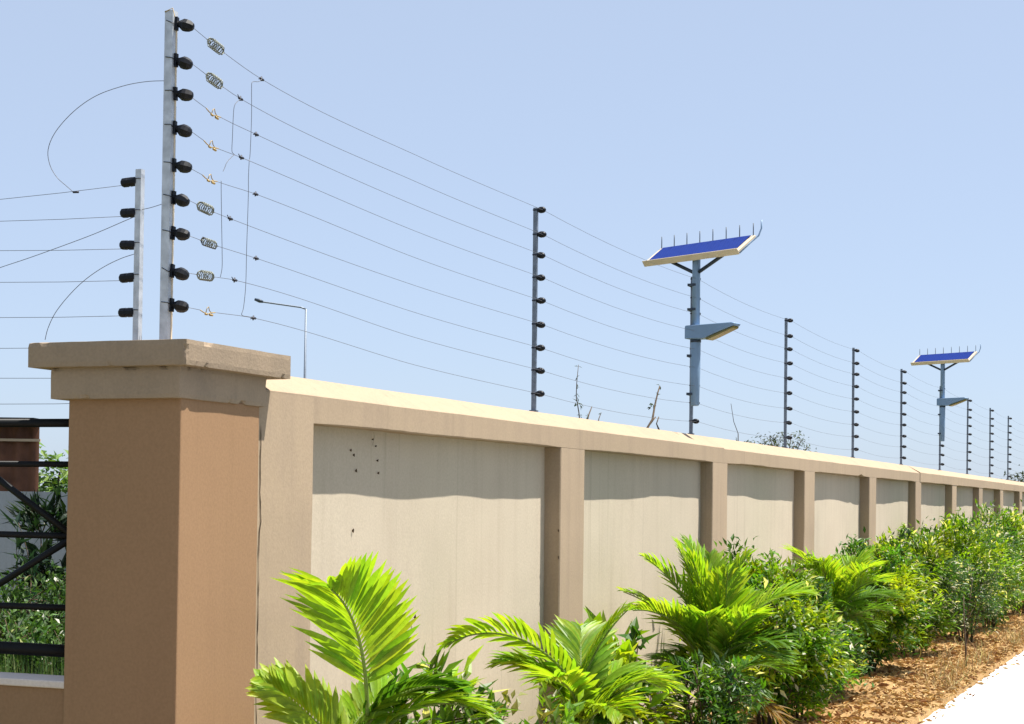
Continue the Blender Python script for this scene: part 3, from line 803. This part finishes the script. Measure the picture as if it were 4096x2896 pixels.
PALM_C = [(0.22, 0.36, 0.022), (0.17, 0.31, 0.020), (0.26, 0.37, 0.030)]
def frond(parent, base, az, length, rise, droop, r, lw=0.030, ll=0.26, n=34, col_=None, twist=0.0):
    """one feather frond: arching rib with two rows of leaflets"""
    h = Vector((math.cos(az), math.sin(az), 0))
    pts = []
    for i in range(n + 1):
        t = i / n
        ang = rise - droop * t ** 1.5
        if i == 0: p = Vector(base)
        else: p = pts[-1] + (h * math.cos(ang) + Vector((0, 0, math.sin(ang)))) * (length / n)
        pts.append(p)
    mb = MB()
    mb.tube(pts, [0.0075 * (1 - .8 * i / n) + .0015 for i in range(n + 1)], 5, (0.26, 0.34, 0.10))
    side0 = h.cross(Vector((0, 0, 1))).normalized()
    for i in range(int(n * 0.22), n + 1):
        t = i / n
        d = (pts[min(i + 1, n)] - pts[i - 1]).normalized()
        nn0 = side0.cross(d).normalized()
        nn = nn0 * math.cos(twist) + side0 * math.sin(twist); sdv = side0 * math.cos(twist) - nn0 * math.sin(twist)
        tt = (t - .22) / .78
        L_ = ll * (0.55 + 1.0 * math.sin(math.pi * min(1, tt * .80 + .18))) * (0.75 if t > .9 else 1)
        for s in (-1, 1):
            sd = sdv * s
            ld = (sd * math.cos(0.55 + 0.55 * tt) + d * math.sin(0.60 + 0.55 * tt) + nn * (0.30 + r.uniform(-.10, .12))).normalized()
            c = vary(r, col_ or r.choice(PALM_C), .22)
            leaf(mb, pts[i] + nn * .003, ld, nn, L_ * r.uniform(.88, 1.1), lw * r.uniform(.85, 1.15), c, 0.22, r.uniform(.12, .42), 4)
    return mb.build('frond', M['frond'], parent)
def palm(label, x, y, hgt, fronds, seed, lw=0.030, ll=0.26, canes=4):
    r = random.Random(seed)
    z = soil_z(x, y)
    root = empty('areca_palm', (x, y, z - 0.01), label, 'palm', 'palms planted along the wall')
    for k in range(canes):
        a = r.random() * 6.28
        q = Vector((x + .05 * math.cos(a), y + .05 * math.sin(a), z - .03))
        e = Vector((x + .10 * math.cos(a), y + .10 * math.sin(a), z + hgt * r.uniform(.75, 1)))
        mb = MB(); mb.tube([q, q.lerp(e, .5) + Vector((.01, 0, 0)), e], [.018, .014, .011], 7); mb.build('stem', M['stem'], root)
    for (az, ln, rise, droop, *o) in fronds:
        b = Vector((x + r.uniform(-.05, .05), y + r.uniform(-.05, .05), z + hgt * (o[3] if len(o) > 3 else r.uniform(.55, .95))))
        frond(root, b, R_(az), ln, R_(rise), R_(droop), r, o[0] if o else lw, o[1] if len(o) > 1 else ll, col_=o[2] if len(o) > 2 else None, twist=R_(o[4]) if len(o) > 4 else R_(r.uniform(-12, 12)))
    return root

def shrub(label, x, y, hgt, rad, nleaf, colors, seed, ll=0.085, lw=0.030, white=0.05, name='shrub', group='shrubs planted along the wall', mat='leaf', base=None, upright=0.5, nt=None):
    """stems that branch into twigs all through an uneven ellipsoid; leaves in clumps along the twigs"""
    r = random.Random(seed)
    z = soil_z(x, y) if base is None else base
    root = empty(name, (x, y, z - .01), label, 'shrub', group)
    mbs = MB(); mbl = MB()
    nt = nt or 90
    hubs = []
    for k in range(8):
        a = k / 8 * 6.28 + r.uniform(-.3, .3)
        s0 = Vector((x + .05 * math.cos(a), y + .05 * math.sin(a), z - .03))
        e = Vector((x + rad * .38 * math.cos(a), y + rad * .38 * math.sin(a), z + hgt * r.uniform(.4, .8)))
        mid = s0.lerp(e, .5) + Vector((r.uniform(-.03, .03), r.uniform(-.03, .03), 0))
        mbs.tube([s0, mid, e], [.010, .007, .004], 5)
        hubs += [s0.lerp(mid, .7), mid, mid.lerp(e, .5), e]
    ymax = PANEL_Y - .04
    for k in range(nt):
        d = Vector((r.gauss(0, 1), r.gauss(0, 1), r.gauss(-.05, .95))).normalized()
        q = (r.random() ** .4) * r.uniform(.82, 1.10)
        e2 = Vector((x + d.x * rad * q, y + d.y * rad * q, z + hgt * .52 + d.z * hgt * .48 * q))
        e2.z = max(e2.z, z + .06)
        if base is None:
            e2.y = min(e2.y, ymax - .1 * r.random()); e2.y = max(e2.y, 2.12 + .1 * r.random())
        p = min(hubs, key=lambda h_: (h_ - e2).length + max(0, h_.z - e2.z) * .6)
        mbs.tube([p, p.lerp(e2, .5) + Vector((0, 0, .02)), e2], [.004, .003, .0016], 4)
        ax = (e2 - p).normalized()
        cl = r.uniform(.6, 1.3); cc = r.choice(colors)
        for j in range(max(2, nleaf // nt)):
            t = .35 + .7 * r.random() ** .7
            b = p.lerp(e2, t) + Vector((r.gauss(0, 1), r.gauss(0, 1), r.gauss(0, 1))) * rad * .085
            dd = (ax * .6 + d * .4 + Vector((r.gauss(0, .7), r.gauss(0, .7), r.gauss(.1, .6) + upright * .4))).normalized()
            nn = Vector((r.gauss(0, .5), r.gauss(0, .5), 1))
            if r.random() < white: c = (0.58, 0.58, 0.48)  # sun glints on glossy leaves, painted in as a share of white leaves
            else: c = vary(r, tuple(v * cl for v in cc), .3)
            if base is None and b.y > ymax: b.y = ymax - .02
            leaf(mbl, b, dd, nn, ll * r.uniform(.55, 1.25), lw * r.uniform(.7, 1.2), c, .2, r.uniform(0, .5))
    mbs.build('stem', M['bark'], root)
    o = mbl.build('foliage', M[mat], root); o['kind'] = 'stuff'
    return root

YG = [(0.21, 0.32, 0.012), (0.15, 0.27, 0.012), (0.26, 0.34, 0.016)]
MG = [(0.065, 0.17, 0.012), (0.11, 0.22, 0.014), (0.045, 0.12, 0.012)]
DG = [(0.035, 0.09, 0.018), (0.06, 0.13, 0.025), (0.04, 0.10, 0.03)]
BG = [(0.06, 0.13, 0.06), (0.09, 0.17, 0.08), (0.05, 0.10, 0.045)]

UP = (.034, .20)
palm('young palm with one upright and one sideways frond beside the corner pillar', 5.74, 2.88, 0.80,
     [(176, 0.56, 86, 62, .030, .205, None, .93, 14), (116, 0.52, 58, 30, .036, .12, (.30, .42, .02), .62, -50), (60, .34, 20, 80, .026, .12, (.20, .13, .05), .7), (-62, 0.44, 48, 75, .028, .14, None, .8), (-20, 0.40, 55, 80, .028, .14, None, .8), (-110, 0.40, 40, 70, .028, .14, None, .7), (30, .40, 45, 70, .028, .14, None, .7), (-75, .46, 60, 80, .03, .13, (.06, .15, .015), .80)], 21)
palm('low arching palm whose long frond bends over toward the young palm', 8.02, 2.86, 0.58,
     [(120, 0.84, 62, 92, .032, .13, None, .9, 30), (98, 0.50, 72, 60, .03, .16), (20, 0.50, 72, 50, .03, .16), (-20, 0.48, 66, 70, .03, .16), (-70, 0.48, 62, 45, .03, .15), (170, .46, 62, 75, .03, .15), (-85, .54, 74, 30, .03, .12), (-130, .42, 48, 70, .03, .15), (-55, .40, 40, 70, .03, .15), (112, .45, 50, 60, .03, .14), (-100, .4, 10, 70, .024, .13, (.22, .14, .055), .6)], 22)
rf = random.Random(99)
palm('tall bushy palm with dense bright upright fronds in front of third pilaster', 10.38, 2.84, 0.62,
     [(150, .78, 88, 25, .026, .17), (60, .76, 86, 30, .026, .17), (200, .76, 84, 30, .026, .17), (118, .84, 64, 45, .026, .14), (125, .80, 74, 40, .026, .15), (110, .74, 84, 22, .026, .17), (20, .74, 84, 25, .026, .17), (250, .72, 82, 28, .026, .17), (-95, .5, 5, 70, .022, .15, (.22, .14, .05), .6), (150, .48, 0, 70, .022, .15, (.20, .13, .05), .5)] +
     [(k * 36 + rf.uniform(-14, 14), rf.uniform(.55, .74), rf.uniform(55, 80), rf.uniform(40, 75), .024, .16) for k in range(10)] +
     [(k * 36 + rf.uniform(-14, 14), rf.uniform(.42, .58), rf.uniform(20, 50), rf.uniform(40, 80), .024, .16, (0.09, 0.19, 0.02)) for k in range(10)], 23, .024, .17, 8)
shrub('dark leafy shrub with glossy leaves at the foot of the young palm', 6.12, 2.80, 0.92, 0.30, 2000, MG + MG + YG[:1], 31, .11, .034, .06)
shrub('small mossy green bush at the foot of the corner pillar', 4.98, 2.93, 0.80, 0.17, 1700, [(0.13, 0.17, 0.03), (0.09, 0.13, 0.02)], 32, .04, .018, .02)
shrub('low dark shrub under the long arching palm frond', 6.95, 2.72, 0.74, 0.34, 1500, MG + [(.15, .16, .04)], 34, .08, .03, .05)
shrub('broad leafed yellow green shrub between low arching palm and tall bushy palm', 9.1, 3.05, 0.90, 0.33, 1000, YG + MG[:1], 33, .13, .06, .04)
shrub('dark green shrub filling the gap below the tall bushy palm', 9.75, 2.70, 0.72, 0.34, 2400, DG + MG, 44, .07, .022, .04)
shrub('round yellow green shrub with white painted leaf glints beside the tall bushy palm', 11.8, 2.86, 1.22, 0.58, 9000, YG + YG + MG, 35, .070, .026, .05)
shrub('dark green shrub in front of the round yellow green shrub', 12.35, 2.80, 0.98, 0.44, 7000, DG + MG + DG + YG[:1], 36, .060, .021, .05)
palm('feathery palm with thin yellow green fronds growing against the fourth pilaster', 14.3, 2.92, 0.72,
     [(k * 30 + rf.uniform(-14, 14), rf.uniform(.55, .72), rf.uniform(50, 84), rf.uniform(40, 75), .022, .17) for k in range(12)] +
     [(k * 40 + rf.uniform(-14, 14), rf.uniform(.40, .58), rf.uniform(15, 45), rf.uniform(40, 80), .022, .16, (0.08, 0.18, 0.016)) for k in range(9)], 37, .022, .17, 7)
shrub('low dark green shrub on the soil before the feathery palm', 13.8, 2.98, 0.66, 0.42, 4500, DG + MG, 45, .055, .02, .05)
shrub('wide mid green shrub between the fourth and fifth pilasters', 16.3, 3.02, 1.30, 0.60, 9000, YG + MG + MG, 38, .078, .027, .06)
shrub('dark green shrub with pale painted leaf glints before the fifth pilaster', 18.5, 3.02, 1.32, 0.62, 8500, MG + DG + YG, 39, .075, .026, .10)
shrub('yellow green upright shrub before the sixth pilaster', 21.0, 2.95, 1.52, 0.72, 7000, YG + YG + MG, 40, .085, .030, .07)
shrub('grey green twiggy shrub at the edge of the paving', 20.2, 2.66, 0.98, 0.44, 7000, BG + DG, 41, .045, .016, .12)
shrub('bluish green shrub at the paving edge past the twiggy one', 22.9, 2.74, 1.36, 0.55, 7000, BG + MG, 42, .055, .021, .09)
shrub('bright green shrub before the seventh pilaster', 24.4, 2.95, 1.58, 0.70, 5500, YG + MG, 43, .09, .032, .09)
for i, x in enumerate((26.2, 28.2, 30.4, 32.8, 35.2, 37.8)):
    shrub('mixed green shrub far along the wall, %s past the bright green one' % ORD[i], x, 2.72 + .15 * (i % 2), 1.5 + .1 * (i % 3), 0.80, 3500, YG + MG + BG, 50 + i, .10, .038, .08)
# dry straw stalks standing in the soil
mb = MB(); r = random.Random(17)
for i in range(1500):
    x = r.uniform(15.5, 27); y = 2.16 + abs(r.gauss(0, .22))
    if y > 3.2: continue
    if fbm(x * .9, y * 2, 4) < -0.05: continue
    b = Vector((x, y, soil_z(x, y) - .01)); hz = r.uniform(.05, .22)
    d = Vector((r.gauss(0, .5), r.gauss(0, .5), 1)).normalized(); sd = Vector((r.gauss(0, 1), r.gauss(0, 1), 0)).normalized() * .003
    c = vary(r, r.choice([(.48, .35, .16), (.36, .24, .10), (.25, .14, .06), (.42, .38, .16)]), .25)
    m1 = b + d * hz * .6; tp = b + d * hz + Vector((r.gauss(0, .03), r.gauss(0, .03), -.01))
    mb.add([b - sd, b + sd, m1 + sd, m1 - sd, tp], [(0, 1, 2, 3), (3, 2, 4)], c)
o = mb.build('dry_straw', M['litter']); o['kind'] = 'stuff'; tag(o, 'dry straw stalks standing in the soil along the paving edge', 'straw')
# slender bare sapling on the bed
p = hit(2166, 1485, 2, 0.10)
sap = empty('bare_sapling', (p.x, p.y, 0.05), 'thin bare brown sapling stem standing in the dry soil', 'sapling')
mb = MB(); mb.tube([(p.x, p.y, 0.03), (p.x + .01, p.y + .005, .25), (p.x - .005, p.y + .02, .48), (p.x + .02, p.y + .03, .75)], [.011, .009, .007, .003], 6); mb.build('stem', M['bark'], sap)
mb = MB(); mb.tube([(p.x, p.y + .02, .46), (p.x + .04, p.y - .06, .62)], [.004, .002], 5); mb.build('twig', M['bark'], sap)

# ------------------------------------------------------------------ weeds and tree tops that show over the wall
def weed(uvs, rad, label, leaves, side=()):
    Y = 4.15
    pts = [hit(u, v, 1, Y) for u, v in uvs]
    root = empty('climbing_weed', (pts[0].x, Y, -0.03), label, 'weed', 'weeds poking up behind the wall')
    base = Vector((pts[0].x - .05, Y, -0.03))
    allp = [base, base.lerp(pts[0], .5) + Vector((.03, 0, 0))] + pts
    n = len(allp)
    mb = MB(); mb.tube(allp, [rad * (1 - .65 * i / (n - 1)) for i in range(n)], 6); mb.build('stem', M['bark'], root)
    for sd in side:
        q = [hit(u, v, 1, Y) for u, v in sd]
        mb = MB(); mb.tube(q, [rad * .6] + [rad * .35] * (len(q) - 1), 5); mb.build('twig', M['bark'], root)
    r = random.Random(int(uvs[0][0])); mb = MB()
    for (u, v, l) in leaves:
        p_ = hit(u, v, 1, Y)
        for k in range(3):
            leaf(mb, p_, Vector((r.gauss(0, 1), r.gauss(0, .6), r.gauss(0.2, .8))), Vector((0, -.6, 1)), l, l * .42, vary(r, (.03, .05, .025), .3))
    if leaves: mb.build('leaf', M['dull'], root)
weed([(1300, 945), (1298, 925), (1292, 890), (1293, 860), (1297, 818)], .006, 'tall thin leafy weed behind the wall beside the first fence post', [(1297, 822, .03), (1293, 846, .025), (1294, 868, .03), (1294, 885, .03), (1296, 903, .05), (1300, 908, .04), (1288, 912, .035), (1301, 932, .03)])
weed([(1316, 945), (1320, 930), (1327, 912)], .010, 'short bent stub of weed behind the wall near the tall thin weed', [(1318, 935, .03)])
weed([(1341, 948), (1343, 938), (1348, 925)], .007, 'smallest weed sprout behind the wall past the bent stub', [(1346, 927, .02)])
weed([(1450, 962), (1463, 940), (1468, 910), (1475, 880), (1479, 866)], .013, 'dark crooked weed with a bud on top behind the wall near the large solar lamp', [(1480, 865, .04), (1474, 886, .03), (1463, 905, .05), (1459, 913, .04), (1470, 905, .04)], [[(1458, 950), (1470, 935)], [(1478, 965), (1472, 950), (1477, 935)]])
weed([(1655, 990), (1655, 972), (1645, 945), (1639, 905)], .006, 'thin curved bare weed stem behind the wall past the large solar lamp', [(1652, 985, .03)])

def tree(label, x, y, hgt, crad, nleaf, seed, colors, ll=.16, name='tree', trunk=.09, zc=.72, squash=.8):
    r = random.Random(seed)
    root = empty(name, (x, y, -0.04), label, 'tree')
    mt = MB()
    top = Vector((x, y, hgt * .62))
    mt.tube([(x, y, -0.04), (x + .05, y, hgt * .3), top], [trunk, trunk * .75, trunk * .5], 8)
    mc = MB(); ends = []
    for k in range(26):
        d = Vector((r.gauss(0, 1), r.gauss(0, 1), r.gauss(0, .8))).normalized()
        e = Vector((x, y, hgt - crad * squash)) + Vector((d.x * crad, d.y * crad, d.z * crad * squash)) * r.uniform(.45, 1)
        mt.tube([top - Vector((0, 0, r.random() * hgt * .2)), top.lerp(e, .5) + Vector((0, 0, .05)), e], [trunk * .3, trunk * .18, .01], 5)
        ends.append((e, r.uniform(.55, 1.3), r.choice(colors)))
    for (e, cl, cc) in ends:
        for q in range(nleaf // 26):
            b = e + Vector((r.gauss(0, 1), r.gauss(0, 1), r.gauss(0, .7))) * crad * .2
            if b.z > hgt: b.z = hgt - r.random() * .1
            leaf(mc, b, Vector((r.gauss(0, 1), r.gauss(0, 1), r.gauss(.1, .7))), Vector((r.gauss(0, .4), r.gauss(0, .4), 1)), ll * r.uniform(.6, 1.3), ll * .38, vary(r, tuple(v * cl for v in cc), .3))
    mt.build('trunk', M['bark'], root)
    o = mc.build('crown', M['dull'], root); o['kind'] = 'stuff'
def place(u, v, dist):
    d = ray(u, v); return Vector((0, 0, EYE)) + d * (dist / d.dot(CF))
p = place(1722, 976, 48); tree('loose grey green tree top showing over the wall behind the third fence post', p.x, p.y, p.z, 1.0, 1500, 61, [(.07, .10, .05), (.10, .12, .06)], .15)
p = place(1762, 970, 50); tree('small thin crowned tree just past the loose grey green tree top', p.x, p.y, p.z, 0.75, 600, 62, [(.07, .085, .06)], .12)
p = place(2300, 1040, 75); tree('dark bushy tree over the far end of the wall', p.x, p.y, p.z, 1.5, 1500, 63, [(.05, .07, .03), (.07, .08, .03)], .2)

# ------------------------------------------------------------------ garden seen through the railing
gx = lambda u, v, dist: place(u, v, dist)
# brown corrugated shed
D = 15.0
c1 = gx(88, 1000, D); dirx = CR.copy(); dirx.z = 0; dirx.normalize()
dirf = Vector((-dirx.y, dirx.x, 0))
shed = empty('garden_shed', (c1.x, c1.y, -0.04), 'rusty brown corrugated sheet shed behind the railing', 'shed')
zt = gx(50, 952, D).z
W = 3.0
def sheet(z0_, z1_, lean, name):
    mb = MB(); vs = []; n = 120
    for i in range(n + 1):
        t = i / n; off = 0.022 * math.sin(t * W / 0.14 * 6.283)
        p_ = Vector((c1.x, c1.y, 0)) - dirx * (W * t + lean) - dirf * (off)
        vs += [(p_.x, p_.y, z0_), (p_.x, p_.y, z1_)]
    mb.add(vs, [(2 * i, 2 * i + 2, 2 * i + 3, 2 * i + 1) for i in range(n)], None, True)
    return mb.build(name, M['shed'], shed)
sheet(-0.04, zt, 0, 'corrugated_sheet')
q = Vector((c1.x, c1.y, 0)) + dirf * 0.03
mb = MB(); mb.obox(q + Vector((0, 0, -.04)) - dirx * (W + .9), dirx * (W - .0), dirf * 1.6, Vector((0, 0, zt + .03))); mb.build('shed_body', M['shed'], shed)
mb = MB(); mb.obox(q + Vector((0, 0, zt + .0)) - dirx * (W + .15) - dirf * .25, dirx * (W + .16), dirf * 0.35, Vector((0, 0, .05))); mb.build('roof', M['railblack'], shed)
zb = gx(50, 990, D).z
mb = MB(); mb.obox(Vector((c1.x, c1.y, zb)) - dirx * W - dirf * .05, dirx * (W + .02), dirf * .02, Vector((0, 0, .022))); mb.build('trim_band', M['shedtrim'], shed)
# grey concrete wall with posts in front of the shed
D2 = 13.2
gw = gx(60, 1100, D2)
gwall = empty('garden_wall', (gw.x, gw.y, -0.04), 'grey concrete panel wall in front of the brown shed', 'wall')
zt2 = gx(60, 1102, D2).z
o0 = Vector((gw.x, gw.y, -0.04)) - dirx * 2.6
for k in range(4):
    a0 = o0 + dirx * (1.0 * k) + dirf * 0.02
    mb = MB(); mb.obox(a0, dirx * 0.93, dirf * 0.05, Vector((0, 0, zt2 + .04 - .12 * (k % 2)))); mb.build('wall_panel', M['greywall'], gwall)
    mb = MB(); mb.obox(a0 + dirx * .935 - dirf * .03, dirx * .09, dirf * .11, Vector((0, 0, zt2 + .09))); mb.build('wall_post', M['greywall'], gwall)
p = gx(120, 985, 17.5); tree('green leafy tree beside the rusty brown shed', p.x, p.y, p.z, 0.85, 2600, 71, [(.06, .14, .025), (.12, .2, .04), (.03, .07, .02)], .12)
p = gx(128, 1075, 11.5)
shrub('dark drooping plant before the grey concrete wall', p.x, p.y, p.z + .03, 0.30, 1500, [(.015, .035, .015), (.022, .045, .022)], 72, .15, .032, .03, 'garden_plant', 'plants behind the railing', 'dull', -0.04)
p = gx(52, 1130, 11.0)
shrub('slender dark plant with long leaves before the grey concrete wall', p.x, p.y, p.z - .02, 0.16, 130, [(.02, .05, .03)], 73, .20, .035, .0, 'garden_plant', 'plants behind the railing', 'dull', -0.04, nt=26)
for u, v, d, rad, lb in ((-25, 1215, 10.2, .42, 'tall hedge bush against the grey concrete wall post'), (35, 1262, 9.4, .40, 'small leafed hedge bush below the slender long leafed plant'),
                         (110, 1250, 9.6, .42, 'dense hedge bush below the dark drooping plant'), (165, 1240, 9.9, .4, 'hedge bush half hidden behind the corner pillar'),
                         (15, 1345, 8.3, .36, 'low front hedge bush behind the railing in the tall grass'), (80, 1340, 8.2, .36, 'low front hedge bush midway along the tall grass'), (145, 1350, 8.1, .34, 'low front hedge bush beside the corner pillar')):
    p = gx(u, v, d)
    shrub(lb, p.x, p.y, p.z + .04, rad, 3000, [(.05, .11, .02), (.03, .07, .015), (.08, .15, .035)], int(80 + u), .05, .02, .02, 'hedge_bush', 'hedge bushes behind the railing', 'dull', -0.04)
# tall grass right behind the sill
mb = MB(); r = random.Random(90)
for i in range(1500):
    p = gx(r.uniform(-60, 175), 1500, r.uniform(7.0, 7.9)); b = Vector((p.x, p.y, -0.04)); hz = r.uniform(.75, 1.02)
    d = Vector((r.gauss(0, .14), r.gauss(0, .14), 1)).normalized()
    s = Vector((r.gauss(0, 1), r.gauss(0, 1), 0)).normalized() * .005
    c = vary(r, r.choice([(.06, .13, .03), (.11, .19, .05), (.04, .08, .02), (.2, .24, .09)]), .3)
    m1 = b + d * hz * .6; tp = b + d * hz + Vector((r.gauss(0, .06), r.gauss(0, .06), 0))
    mb.add([b - s, b + s, m1 + s, m1 - s, tp], [(0, 1, 2, 3), (3, 2, 4)], c)
o = mb.build('tall_grass', M['dull']); o['kind'] = 'stuff'; tag(o, 'tall green grass growing behind the low wall sill', 'grass')
